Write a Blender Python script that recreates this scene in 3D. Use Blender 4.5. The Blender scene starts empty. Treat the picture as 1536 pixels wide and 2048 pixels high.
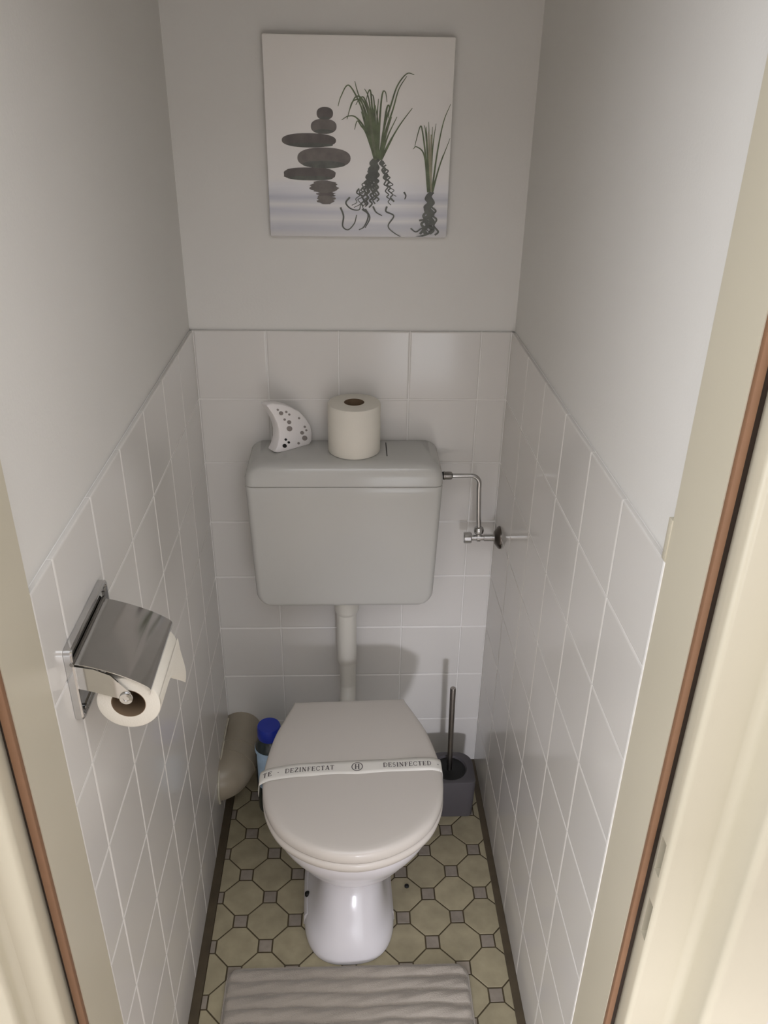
import bpy, bmesh, math, random
from mathutils import Matrix, Vector
random.seed(7)
R = math.radians
SC = bpy.context.scene
COL = SC.collection

# ------------------------------------------------------------------ camera, world, lights, exposure
W = 0.6629                 # width of the cubicle between tile faces at the back wall
SL = 0.0111                # the right wall opens slightly towards the door
H = 1.2                    # height of the tiling
FPX = 1660.69
cd = bpy.data.cameras.new('camera'); cam = bpy.data.objects.new('camera', cd); COL.objects.link(cam)
cd.sensor_fit = 'VERTICAL'; cd.sensor_height = 36.0; cd.lens = FPX / 2048 * 36.0; cd.clip_start = 0.02
cam.matrix_world = (Matrix.Translation((0.32666, -1.70157, 1.67282))
                    @ Matrix.Rotation(-0.0440367, 4, 'Z') @ Matrix.Rotation(1.0857619, 4, 'X') @ Matrix.Rotation(0.0178317, 4, 'Z'))
SC.camera = cam

wd = bpy.data.worlds.new('daylit_hall'); SC.world = wd; wd.use_nodes = True
bg = wd.node_tree.nodes['Background']
bg.inputs[0].default_value = (0.975, 0.985, 1.025, 1); bg.inputs[1].default_value = 3.05

kl = bpy.data.lights.new('assumed_key_light', 'AREA'); kl.shape = 'RECTANGLE'; kl.size = 0.16; kl.size_y = 0.2  # assumed source behind the camera; place and size fitted to the cast shadows
kl.energy = 46; kl.color = (0.90, 0.90, 1.0)
ko = bpy.data.objects.new('assumed_key_light', kl); COL.objects.link(ko)
ko.location = (0.62, -4.2, 0.98)
ko.rotation_euler = (Vector((0.36, 0, 0.55)) - Vector(ko.location)).to_track_quat('-Z', 'Y').to_euler()

SC.view_settings.view_transform = 'Standard'; SC.view_settings.look = 'None'
SC.view_settings.exposure = 0.0; SC.view_settings.gamma = 1.0; SC.view_settings.use_curve_mapping = False

# ------------------------------------------------------------------ materials
def lin(c):
    return tuple((v/255/12.92 if v/255 <= .04045 else ((v/255+.055)/1.055)**2.4) for v in c)
def mat(name, rgb, rough=.5, metal=0, spec=.5, noise=None, bump=None, coat=0, rnd=None, trans=0, alpha=1):
    """rgb 0..255; noise=(scale, amount); bump=(scale, strength); rnd = per-object brightness spread"""
    m = bpy.data.materials.new(name); m.use_nodes = True
    nt = m.node_tree; b = nt.nodes['Principled BSDF']
    b.inputs['Base Color'].default_value = (*lin(rgb), 1); b.inputs['Roughness'].default_value = rough
    b.inputs['Metallic'].default_value = metal; b.inputs['Specular IOR Level'].default_value = spec
    b.inputs['Coat Weight'].default_value = coat; b.inputs['Coat Roughness'].default_value = .06
    b.inputs['Transmission Weight'].default_value = trans; b.inputs['Alpha'].default_value = alpha
    geo = None
    if noise or bump: geo = nt.nodes.new('ShaderNodeNewGeometry')
    last = None
    if noise:
        n = nt.nodes.new('ShaderNodeTexNoise'); n.inputs['Scale'].default_value = noise[0]; n.inputs['Detail'].default_value = 4
        nt.links.new(geo.outputs['Position'], n.inputs['Vector'])
        r = nt.nodes.new('ShaderNodeMapRange'); r.inputs['From Min'].default_value = .3; r.inputs['From Max'].default_value = .7
        r.inputs['To Min'].default_value = 1-noise[1]; r.inputs['To Max'].default_value = 1+noise[1]
        nt.links.new(n.outputs['Fac'], r.inputs['Value'])
        last = r.outputs['Result']
    if rnd:
        oi = nt.nodes.new('ShaderNodeObjectInfo'); r = nt.nodes.new('ShaderNodeMapRange')
        r.inputs['To Min'].default_value = 1-rnd; r.inputs['To Max'].default_value = 1+rnd
        nt.links.new(oi.outputs['Random'], r.inputs['Value'])
        if last:
            mm = nt.nodes.new('ShaderNodeMath'); mm.operation = 'MULTIPLY'
            nt.links.new(last, mm.inputs[0]); nt.links.new(r.outputs['Result'], mm.inputs[1]); last = mm.outputs[0]
        else: last = r.outputs['Result']
    if last:
        v = nt.nodes.new('ShaderNodeVectorMath'); v.operation = 'SCALE'; v.inputs[0].default_value = lin(rgb)
        nt.links.new(last, v.inputs['Scale']); nt.links.new(v.outputs['Vector'], b.inputs['Base Color'])
    if bump:
        n = nt.nodes.new('ShaderNodeTexNoise'); n.inputs['Scale'].default_value = bump[0]; n.inputs['Detail'].default_value = 3
        nt.links.new(geo.outputs['Position'], n.inputs['Vector'])
        bu = nt.nodes.new('ShaderNodeBump'); bu.inputs['Strength'].default_value = bump[1]; bu.inputs['Distance'].default_value = .002
        nt.links.new(n.outputs['Fac'], bu.inputs['Height']); nt.links.new(bu.outputs['Normal'], b.inputs['Normal'])
    return m

M = dict(
    paint=mat('painted_plaster', (220, 218, 213), .75, noise=(3, .015), bump=(220, .12)),
    ceil=mat('ceiling_paint', (228, 225, 220), .85, bump=(150, .1)),
    tile=mat('white_wall_tile', (216, 213, 208), .13, rnd=.012, bump=(9, .03)),
    grout=mat('white_grout', (231, 229, 225), .8, noise=(40, .03)),
    caulk=mat('old_sealant', (196, 190, 172), .6, noise=(60, .1)),
    octo=mat('beige_floor_octagon', (161, 152, 126), .38, noise=(26, .13), rnd=.06, bump=(120, .08)),
    dot=mat('grey_floor_square', (144, 135, 124), .4, noise=(50, .14), rnd=.06),
    fjoint=mat('dark_floor_joint', (74, 64, 44), .7, noise=(80, .15)),
    strip=mat('brown_edge_strip', (78, 68, 52), .5, noise=(30, .15)),
    hallfl=mat('hall_floor', (190, 180, 165), .5, noise=(6, .08)),
    frame=mat('cream_enamel', (197, 190, 170), .3, noise=(5, .015)),
    hallw=mat('hall_wall_paint', (200, 193, 189), .7, noise=(6, .01)),
    seal=mat('brown_rubber_seal', (126, 92, 66), .55, noise=(40, .05)),
    gapshade=mat('brown_gap_shade', (46, 32, 20), .7, noise=(40, .1)),  # shade of the gap beside the seal, put into a dark colour
    tarn=mat('tarnished_chrome', (104, 98, 92), .3, metal=1, noise=(80, .1)),
    dark=mat('dark_cavity', (52, 48, 40), .7, noise=(40, .1)),
    ceram=mat('white_ceramic', (219, 217, 221), .17, noise=(2, .004)),
    cist=mat('cistern_plastic', (190, 189, 184), .16, noise=(2, .006)),
    lid=mat('seat_plastic', (206, 200, 193), .22, noise=(2, .006)),
    pvc=mat('white_pvc', (214, 211, 202), .3, noise=(12, .02)),
    soil=mat('beige_grey_pvc', (158, 148, 130), .34, noise=(14, .05)),
    chrome=mat('chrome', (205, 205, 205), .09, metal=1, noise=(60, .02)),
    chromed=mat('dull_chrome', (150, 148, 144), .22, metal=1, noise=(60, .05)),
    steel=mat('brushed_steel', (150, 145, 140), .3, metal=1, noise=(90, .06)),
    paper=mat('tissue_paper', (222, 217, 205), .95, bump=(500, .25), noise=(30, .01)),
    core=mat('cardboard_core', (120, 100, 78), .9, noise=(60, .06)),
    freshw=mat('white_freshener_plastic', (236, 232, 230), .35, noise=(5, .005)),
    prg=mat('grey_print', (140, 132, 128), .4, noise=(90, .03)),
    prb=mat('black_print', (22, 20, 20), .4, noise=(90, .03)),
    band=mat('paper_band', (232, 229, 222), .8, noise=(40, .012)),
    ink=mat('grey_ink', (98, 92, 92), .8, noise=(200, .06)),
    rubberb=mat('black_plastic', (9, 9, 9), .6, noise=(40, .1)),
    holder=mat('grey_holder_plastic', (80, 77, 80), .45, noise=(30, .03)),
    blue=mat('blue_cap', (28, 52, 168), .35, noise=(20, .04)),
    bottle=mat('dark_green_bottle', (58, 66, 66), .2, noise=(12, .1), trans=.25),
    label=mat('pale_blue_label', (170, 196, 220), .5, noise=(40, .1)),
    stone=mat('printed_stone', (92, 86, 82), .35, noise=(60, .22)),
    stone2=mat('printed_stone_light', (108, 102, 97), .35, noise=(60, .2)),
    grass=mat('printed_grass', (92, 104, 72), .35, noise=(70, .35)),
    grassd=mat('printed_dark_reed', (106, 112, 86), .35, noise=(70, .3)),
    grassp=mat('printed_pale_reed', (150, 146, 122), .35, noise=(70, .15)),
    ripple=mat('printed_reflection', (88, 91, 84), .35, noise=(60, .3)),
    mat=mat('beige_chenille', (160, 152, 142), .95, bump=(420, .8), noise=(18, .06)),
)
# chenille pile: soft sheen
M['mat'].node_tree.nodes['Principled BSDF'].inputs['Sheen Weight'].default_value = .3

def canvas_material():
    m = bpy.data.materials.new('printed_canvas'); m.use_nodes = True; nt = m.node_tree; b = nt.nodes['Principled BSDF']
    b.inputs['Roughness'].default_value = .27
    geo = nt.nodes.new('ShaderNodeNewGeometry'); sep = nt.nodes.new('ShaderNodeSeparateXYZ')
    nt.links.new(geo.outputs['Position'], sep.inputs[0])
    ramp = nt.nodes.new('ShaderNodeValToRGB'); mr = nt.nodes.new('ShaderNodeMapRange')
    mr.inputs['From Min'].default_value = 1.39; mr.inputs['From Max'].default_value = 1.735
    nz = nt.nodes.new('ShaderNodeTexNoise'); nz.inputs['Scale'].default_value = 6
    mp = nt.nodes.new('ShaderNodeMapping'); mp.inputs['Scale'].default_value = (.6, 1, 9)
    nt.links.new(geo.outputs['Position'], mp.inputs[0]); nt.links.new(mp.outputs[0], nz.inputs['Vector'])
    ad = nt.nodes.new('ShaderNodeMath'); ad.operation = 'MULTIPLY_ADD'; ad.inputs[1].default_value = .08; 
    nt.links.new(nz.outputs['Fac'], ad.inputs[0])
    sub = nt.nodes.new('ShaderNodeMath'); sub.operation = 'SUBTRACT'; sub.inputs[1].default_value = .04
    nt.links.new(sep.outputs['Z'], mr.inputs['Value']); nt.links.new(mr.outputs[0], ad.inputs[2]); nt.links.new(ad.outputs[0], sub.inputs[0])
    nt.links.new(sub.outputs[0], ramp.inputs[0])
    e = ramp.color_ramp.elements
    stops = [(0, (214, 212, 212)), (.05, (202, 203, 210)), (.09, (228, 227, 228)), (.13, (204, 205, 214)), (.17, (232, 231, 232)), (.205, (198, 200, 210)), (.25, (232, 232, 236)), (.32, (240, 238, 236)), (1, (246, 242, 236))]
    e[0].position, e[0].color = stops[0][0], (*lin(stops[0][1]), 1); e[1].position, e[1].color = stops[-1][0], (*lin(stops[-1][1]), 1)
    for p, c in stops[1:-1]:
        x = e.new(p); x.color = (*lin(c), 1)
    nt.links.new(ramp.outputs[0], b.inputs['Base Color'])
    return m
M['canvas'] = canvas_material()

# ------------------------------------------------------------------ object helpers
def world(o):
    return o.matrix_basis if o.parent is None else world(o.parent) @ o.matrix_parent_inverse @ o.matrix_basis
def link(o, parent=None):
    COL.objects.link(o)
    if parent is not None:
        o.parent = parent; o.matrix_parent_inverse = world(parent).inverted()
    return o
def pyd(name, verts, faces, m, parent=None, smooth=False):
    me = bpy.data.meshes.new(name); me.from_pydata([tuple(v) for v in verts], [], faces); me.validate()
    bm = bmesh.new(); bm.from_mesh(me); bmesh.ops.recalc_face_normals(bm, faces=bm.faces[:]); bm.to_mesh(me); bm.free()
    return fin(name, me, m, parent, smooth)
def fin(name, me, m, parent=None, smooth=False):
    if m is not None: me.materials.append(M[m] if isinstance(m, str) else m)
    if smooth:
        for p in me.polygons: p.use_smooth = True
        try: me.set_sharp_from_angle(angle=R(smooth if smooth is not True else 180))
        except Exception: pass
    return link(bpy.data.objects.new(name, me), parent)
def bmo(name, bm, m, parent=None, smooth=False):
    bmesh.ops.recalc_face_normals(bm, faces=bm.faces[:])
    me = bpy.data.meshes.new(name); bm.to_mesh(me); bm.free()
    return fin(name, me, m, parent, smooth)
def box(bm, x0, x1, y0, y1, z0, z1, bev=0, seg=2):
    r = bmesh.ops.create_cube(bm, size=1)
    for v in r['verts']:
        v.co = Vector((x0+(v.co.x+.5)*(x1-x0), y0+(v.co.y+.5)*(y1-y0), z0+(v.co.z+.5)*(z1-z0)))
    if bev:
        es = list({e for v in r['verts'] for e in v.link_edges})
        bmesh.ops.bevel(bm, geom=es, offset=bev, segments=seg, affect='EDGES', profile=.5)
def boxo(name, x0, x1, y0, y1, z0, z1, m, parent=None, bev=0, seg=2):
    bm = bmesh.new(); box(bm, x0, x1, y0, y1, z0, z1, bev, seg); return bmo(name, bm, m, parent, 40 if bev else False)
def tag(o, label, cat, group=None):
    o['label'] = label; o['category'] = cat
    if group: o['group'] = group
    return o
def thing(name, label, cat, loc=(0, 0, 0), group=None):
    o = bpy.data.objects.new(name, None); o.empty_display_size = .05; o.location = loc; COL.objects.link(o)
    return tag(o, label, cat, group)
def struct(o):
    o['kind'] = 'structure'; return o
def lathe(name, prof, m, parent=None, origin=(0, 0, 0), axis='Z', seg=40, smooth=35, closed=False):
    """prof: list of (radius, height along axis)"""
    vs, fs = [], []
    for r, h in prof:
        for k in range(seg):
            a = 2*math.pi*k/seg; c, s = r*math.cos(a), r*math.sin(a)
            p = {'Z': (c, s, h), 'X': (h, c, s), 'Y': (c, h, s)}[axis]
            vs.append((p[0]+origin[0], p[1]+origin[1], p[2]+origin[2]))
    n = len(prof)
    for i in range(n-1 if not closed else n):
        for k in range(seg):
            a, b = i*seg+k, i*seg+(k+1) % seg; j = (i+1) % n
            fs.append((a, b, j*seg+(k+1) % seg, j*seg+k))
    if not closed:
        if prof[0][0] > 1e-6: fs.append(tuple(range(seg)))
        if prof[-1][0] > 1e-6: fs.append(tuple((n-1)*seg+k for k in range(seg)))
    bm = bmesh.new(); bv = [bm.verts.new(v) for v in vs]
    for f in fs: bm.faces.new([bv[i] for i in f])
    bmesh.ops.remove_doubles(bm, verts=bm.verts[:], dist=1e-6)
    return bmo(name, bm, m, parent, smooth)
def catmull(pts, n=8):
    out = []; P = [Vector(p) for p in pts]
    for i in range(len(P)-1):
        p0 = P[i-1] if i else P[0]*2-P[1]; p1, p2 = P[i], P[i+1]; p3 = P[i+2] if i+2 < len(P) else P[-1]*2-P[-2]
        for k in range(n):
            t = k/n
            out.append(.5*((2*p1)+(p2-p0)*t+(2*p0-5*p1+4*p2-p3)*t*t+(3*p1-p0-3*p2+p3)*t**3))
    out.append(P[-1]); return out
def tube_mesh(bm, path, rad, seg=16, cap=True):
    path = [Vector(p) for p in path]; n = len(path); rr = rad if isinstance(rad, (list, tuple)) else [rad]*n
    t0 = (path[1]-path[0]).normalized(); up = Vector((0, 0, 1)) if abs(t0.z) < .9 else Vector((1, 0, 0))
    u = t0.cross(up).normalized(); rings = []
    for i, p in enumerate(path):
        t = (path[min(i+1, n-1)]-path[max(i-1, 0)]).normalized()
        u = (u-t*u.dot(t)).normalized(); v = t.cross(u)
        rings.append([bm.verts.new(p+rr[i]*(math.cos(2*math.pi*k/seg)*u+math.sin(2*math.pi*k/seg)*v)) for k in range(seg)])
    for a, b in zip(rings, rings[1:]):
        for k in range(seg): bm.faces.new((a[k], a[(k+1) % seg], b[(k+1) % seg], b[k]))
    if cap: bm.faces.new(rings[0][::-1]); bm.faces.new(rings[-1])
def tube(name, path, rad, m, parent=None, seg=16, smooth=50):
    bm = bmesh.new(); tube_mesh(bm, path, rad, seg); return bmo(name, bm, m, parent, smooth)
def prism(name, poly, z0, z1, m, parent=None, smooth=30):
    bm = bmesh.new(); a = [bm.verts.new((x, y, z0)) for x, y in poly]; b = [bm.verts.new((x, y, z1)) for x, y in poly]; n = len(poly)
    bm.faces.new(a[::-1]); bm.faces.new(b)
    for k in range(n): bm.faces.new((a[k], a[(k+1) % n], b[(k+1) % n], b[k]))
    return bmo(name, bm, m, parent, smooth)
def clip(poly, x0, x1, y0, y1):
    def cut(p, ax, val, sgn):
        o = []
        for i in range(len(p)):
            a, b = p[i], p[(i+1) % len(p)]; da, db = (a[ax]-val)*sgn, (b[ax]-val)*sgn
            if da >= 0: o.append(a)
            if da*db < 0:
                t = da/(da-db); o.append((a[0]+(b[0]-a[0])*t, a[1]+(b[1]-a[1])*t))
        return o
    for ax, val, s in ((0, x0, 1), (0, x1, -1), (1, y0, 1), (1, y1, -1)):
        poly = cut(poly, ax, val, s)
        if len(poly) < 3: return []
    return poly
def area(p): return abs(sum(p[i][0]*p[(i+1) % len(p)][1]-p[(i+1) % len(p)][0]*p[i][1] for i in range(len(p))))/2

# ------------------------------------------------------------------ floor
floor = struct(boxo('floor', -1.4, 2.2, -3.2, .12, -.12, -.0012, 'fjoint'))
hf = boxo('hall_floor', -1.4, 2.2, -3.2, -1.04, -.0012, .003, 'hallfl', floor)
PIT, OX, OY, HS, J = .121, .1375, -.4205, .015, .0016
OC = PIT/2-HS
octp = [(OC, HS), (HS, OC), (-HS, OC), (-OC, HS), (-OC, -HS), (-HS, -OC), (HS, -OC), (OC, -HS)]
octp = [(x*.963, y*.963) for x, y in octp]
sqp = [(HS-J, HS-J), (-HS+J, HS-J), (-HS+J, -HS+J), (HS-J, -HS+J)]
def slab_mesh(name, poly, m):
    c = (sum(p[0] for p in poly)/len(poly), sum(p[1] for p in poly)/len(poly)); n = len(poly)
    ins = [(c[0]+(x-c[0])*.975, c[1]+(y-c[1])*.975) for x, y in poly]
    vs = [(x, y, -.0015) for x, y in poly]+[(x, y, -.0004) for x, y in poly]+[(x, y, 0) for x, y in ins]
    fs = []
    for a in (0, n):
        for k in range(n): fs.append((a+k, a+(k+1) % n, a+n+(k+1) % n, a+n+k))
    fs.append(tuple(range(2*n, 3*n)))
    me = bpy.data.meshes.new(name); me.from_pydata(vs, [], fs); me.materials.append(M[m]); return me
octm = slab_mesh('octagon_tile', octp, 'octo'); sqm = slab_mesh('square_tile', sqp, 'dot')
FX0, FX1, FY0, FY1 = .02, W-.014, -1.03, -.018
for i in range(-3, 12):
    for j in range(-12, 9):
        cx, cy = OX+i*PIT/2, OY+j*PIT/2
        even = (i+j) % 2 == 0
        poly = sqp if even else octp; nm = 'square_tile' if even else 'octagon_tile'
        wp = [(x+cx, y+cy) for x, y in poly]; x1 = FX1-SL*cy*.7
        c = clip(wp, FX0, x1, FY0, FY1)
        if not c or area(c) < 6e-5: continue
        if abs(area(c)-area(wp)) < 1e-9: me = sqm if even else octm
        else: me = slab_mesh(nm, [(x-cx, y-cy) for x, y in c], 'dot' if even else 'octo')
        o = link(bpy.data.objects.new(nm, me), floor); o.location = (cx, cy, 0)

# ------------------------------------------------------------------ walls
YL, YR = -.983, -.9255     # where the tiling stops at the door frame
wl = struct(boxo('wall_left', -.14, -.008, -1.0, .12, -.1, 2.5, 'paint'))
bm = bmesh.new(); box(bm, W+.008, W+.14, -1.0, .12, -.1, 2.5)
for v in bm.verts: v.co.x += -SL*v.co.y
wr = struct(bmo('wall_right', bm, 'paint'))
wb = struct(boxo('wall_back', -.14, W+.14, .008, .14, -.1, 2.5, 'paint'))
ce = struct(boxo('ceiling', -.3, W+.3, -1.25, .14, 2.5, 2.6, 'ceil'))
boxo('grout_bed', -.0085, -.0012, YL, .008, -.05, H-.0012, 'grout', wl, .001, 1)
bm = bmesh.new(); box(bm, W+.0012, W+.0085, YR, .008, -.05, H-.0012)
for v in bm.verts: v.co.x += -SL*v.co.y
bmo('grout_bed', bm, 'grout', wr)
boxo('grout_bed', -.008, W+.008, .0012, .0085, -.05, H-.0012, 'grout', wb, .001, 1)
TM = {}
def tile_mesh(w, h, kind):
    k = (round(w, 4), round(h, 4), kind)
    if k in TM: return TM[k]
    g = .0009; c = .0013; d = .006
    def rect(i, dep): return [(-w/2+i, -h/2+i, dep), (w/2-i, -h/2+i, dep), (w/2-i, h/2-i, dep), (-w/2+i, h/2-i, dep)]
    V = rect(g, -d)+rect(g, -c)+rect(g+c, -.0003)+rect(g+c*2.2, 0)
    F = []
    for a in (0, 4, 8):
        for q in range(4): F.append((a+q, a+(q+1) % 4, a+4+(q+1) % 4, a+4+q))
    F.append((12, 13, 14, 15))
    # local: (u right, v up, n out of the wall)
    mp = {'b': lambda u, v, n: (u, -n, v), 'l': lambda u, v, n: (n, u, v), 'r': lambda u, v, n: (-n, -u, v)}[kind]
    me = bpy.data.meshes.new('tile'); me.from_pydata([mp(*p) for p in V], [], F); me.materials.append(M['tile'])
    for p in me.polygons: p.use_smooth = False
    TM[k] = me; return me
def tiles(wall, kind, cuts):
    for a, b in zip(cuts, cuts[1:]):
        for r_ in range(8):
            z = H-.15*r_-.075; c = (a+b)/2; w = abs(b-a)
            o = link(bpy.data.objects.new('tile', tile_mesh(w, .15, kind)), wall)
            if kind == 'b': o.location = (c, 0, z)
            elif kind == 'l': o.location = (0, c, z)
            else:
                o.location = (W-SL*c, c, z); o.rotation_euler = (0, 0, math.atan(SL))
            # hand-laid: each tile a hair out of plane
            o.rotation_euler.x += random.uniform(-.0008, .0008); o.rotation_euler.z += random.uniform(-.0008, .0008)
tiles(wb, 'b', [0, .15, .30, .45, .60, W])
tiles(wl, 'l', [0, -.162, -.312, -.462, -.612, -.762, -.912, YL])
tiles(wr, 'r', [0, -.1715, -.3215, -.4715, -.6215, -.7715, YR])

def strip(name, pts):
    return struct(prism(name, pts, -.001, .0022, 'strip'))
strip('baseboard_left', [(0, 0), (0, YL), (.0185, YL), (.0185, -.0165)])
strip('baseboard_right', [(W, 0), (W-.0145, -.0165), (W-.0145+SL*.65, YR), (W-SL*YR, YR)])
strip('baseboard_back', [(0, 0), (.0185, -.0165), (W-.0145, -.0165), (W, 0)])

# ------------------------------------------------------------------ door frame and hall wall
def arc(cx, cy, r, a0, a1, n=5): return [(cx+r*math.cos(R(a0+(a1-a0)*k/n)), cy+r*math.sin(R(a0+(a1-a0)*k/n))) for k in range(n+1)]
XR = W-SL*YR
door = struct(bpy.data.objects.new('door_1', None)); COL.objects.link(door); door.location = (W/2, -1.04, 0)
# right post, plan outline from the tiles outwards
pr = [(XR, YR), (XR, -1.023), (.690, -1.023)] + arc(.697, -1.046, .007, 180, 270) + [(.738, -1.053)] + arc(.738, -1.065, .012, 90, 0) \
     + [(.750, -1.105)] + arc(.760, -1.105, .010, 180, 270) + [(.83, -1.115), (.83, -.93)]
post = prism('frame_post', pr, -.002, 2.03, 'frame', door, 50)
cut = bmesh.new(); box(cut, .68, .712, -1.0435, -1.029, .832, .888); box(cut, .68, .712, -1.0475, -1.033, .722, .786)
cme = bpy.data.meshes.new('cut'); cut.to_mesh(cme); cut.free(); co = bpy.data.objects.new('cut', cme); COL.objects.link(co)
mo = post.modifiers.new('b', 'BOOLEAN'); mo.object = co; mo.operation = 'DIFFERENCE'; mo.solver = 'EXACT'
bpy.context.view_layer.update(); dg = bpy.context.evaluated_depsgraph_get()
nm = bpy.data.meshes.new_from_object(post.evaluated_get(dg)); post.modifiers.clear(); post.data = nm
bpy.data.objects.remove(co); bpy.data.meshes.remove(cme)
for p in post.data.polygons: p.use_smooth = True
post.data.set_sharp_from_angle(angle=R(50))
for z0, z1, y0, y1 in ((.832, .888, -1.0435, -1.029), (.722, .786, -1.0475, -1.033)):
    boxo('strike_recess', .708, .711, y0+.0005, y1-.0005, z0+.001, z1-.001, 'chromed', door)
boxo('rubber_seal', XR+.0006, .682, -1.0305, -1.0225, 0, 2.02, 'seal', door, .002)
boxo('seal_gap_shade', .682, .6899, -1.0236, -1.0226, 0, 2.02, 'gapshade', door)  # dark strip standing in for the shade next to the seal, both posts
# paint-filled joint between tiling and post, ending just above the tiles
boxo('filled_joint', XR-.0012, XR+.006, YR-.001, YR+.009, H+.0005, 1.252, 'frame', door, .0008)
boxo('white_sealant', XR-.0008, XR+.006, YR-.002, YR+.0035, -.002, H, 'grout', door, .0007)
pl = [(0, YL), (0, -1.073), (-.015, -1.073)] + [(x, y) for x, y in arc(-.022, -1.097, .007, 0, -90)] + [(-.045, -1.104)] + arc(-.045, -1.112, .008, 90, 180) \
     + [(-.053, -1.120)] + arc(-.059, -1.120, .006, 0, -90) + [(-.16, -1.126), (-.16, -.985)]
prism('frame_post', pl, -.002, 2.03, 'frame', door, 50)
boxo('rubber_seal', -.010, -.0006, -1.0805, -1.0725, 0, 2.02, 'seal', door, .002)
boxo('seal_gap_shade', -.0149, -.010, -1.0736, -1.0726, 0, 2.02, 'gapshade', door)
boxo('frame_head', -.05, .76, -1.10, -.98, 2.0, 2.08, 'frame', door, .004)
bm = bmesh.new(); box(bm, .80, 2.2, -1.1145, -.95, -.1, 2.6); box(bm, -1.4, -.13, -1.1255, -.95, -.1, 2.6); box(bm, -.2, .9, -1.112, -.97, 2.07, 2.6)
struct(bmo('wall_front', bm, 'hallw'))

# unseen wall added behind the camera; its opening trims the key light
bm = bmesh.new(); HY = -2.75
box(bm, -1.4, .515, HY-.12, HY, -.1, 2.6); box(bm, 1.25, 2.2, HY-.12, HY, -.1, 2.6); box(bm, .515, 1.25, HY-.12, HY, .89, 2.6); box(bm, 2.2, 2.32, HY-.12, -.95, -.1, 2.6); box(bm, .515, 1.25, HY-.12, HY, -.1, .12)  # the long side box is an end wall, added to cut light from the right
struct(bmo('wall_light_mask', bm, 'hallw'))

# ------------------------------------------------------------------ canvas picture
pic = thing('canvas_picture', 'square printed canvas of stacked grey stones and green reeds over water', 'picture', (.341, 0, 1.39))
PC = dict(x0=.170, x1=.5145, z0=1.390, z1=1.7335, y=-.0115)
boxo('canvas', PC['x0'], PC['x1'], PC['y'], .0079, PC['z0'], PC['z1'], 'canvas', pic, .003)
def pcv(u, v, lay=0):
    t = (v-102)/1295; l = 135+55*t; r_ = 1374-44*t; s = (u-l)/(r_-l)
    s = min(max(s, .006), .994); t = min(max(t, .006), .994)
    return Vector((PC['x0']+s*(PC['x1']-PC['x0']), PC['y']-.0003-.00012*lay, PC['z1']-t*(PC['z1']-PC['z0'])))
def flat(name, polys, m, lay, parent=pic):
    bm = bmesh.new()
    for k, p in enumerate(polys):
        f = bm.faces.new([bm.verts.new(pcv(u, v, lay+getattr(p, 'lay', 0))) for u, v in p])
        f.normal_update()
        if f.normal.y > 0: f.normal_flip()
    bmesh.ops.remove_doubles(bm, verts=bm.verts[:], dist=1e-7)
    me = bpy.data.meshes.new(name); bm.to_mesh(me); bm.free(); o = fin(name, me, m, parent)
    if len(polys) > 1: o['kind'] = 'stuff'
    return o
class Poly(list): pass
RIB = [0]
def pebble(u0, u1, v0, v1, n=2.35, jag=0):
    cu, cv, a, b = (u0+u1)/2, (v0+v1)/2, (u1-u0)/2, (v1-v0)/2; o = []
    for k in range(36):
        t = 2*math.pi*k/36; c, s = math.cos(t), math.sin(t)
        o.append((cu+a*math.copysign(abs(c)**(2/n), c)+random.uniform(-jag, jag), cv+b*math.copysign(abs(s)**(2/n), s)))
    return o
for k, (a, m_) in enumerate([((485, 590, 536, 616), 'stone'), ((448, 613, 610, 706), 'stone2'), ((262, 610, 702, 794), 'stone'), ((362, 704, 793, 929), 'stone2'),
                            ((272, 612, 924, 1010, 2.6, 5), 'stone'), ((446, 625, 1008, 1092, 2.2, 14), 'stone2'), ((488, 608, 1085, 1122, 2.2, 14), 'stone'), ((488, 604, 1110, 1170, 2.2, 12), 'stone2')]):
    flat('printed_stone', [pebble(*a)], m_, 1+k % 2)
# shadowed undersides printed on the stones
flat('printed_shading', [pebble(300, 590, 764, 790, 2.2), pebble(395, 670, 880, 926, 2.2), pebble(300, 590, 980, 1008, 2.2), pebble(470, 590, 676, 702, 2.2), pebble(498, 572, 596, 614, 2)], 'prb' if 0 else 'ripple', 4)
def ribbon(pts, w0, w1):
    P = catmull([(x, y, 0) for x, y in pts], 6); L, Rr = [], []
    for i, p in enumerate(P):
        t = (P[min(i+1, len(P)-1)]-P[max(i-1, 0)]).normalized(); w = w0+(w1-w0)*i/(len(P)-1)
        n = Vector((-t.y, t.x, 0))*w/2; L.append(p+n); Rr.append(p-n)
    out_ = []; RIB[0] = (RIB[0]+1) % 24
    for i in range(len(P)-1):
        q = Poly([(L[i].x, L[i].y), (L[i+1].x, L[i+1].y), (Rr[i+1].x, Rr[i+1].y), (Rr[i].x, Rr[i].y)]); q.lay = RIB[0]*.3; out_.append(q)
    return out_
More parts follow.
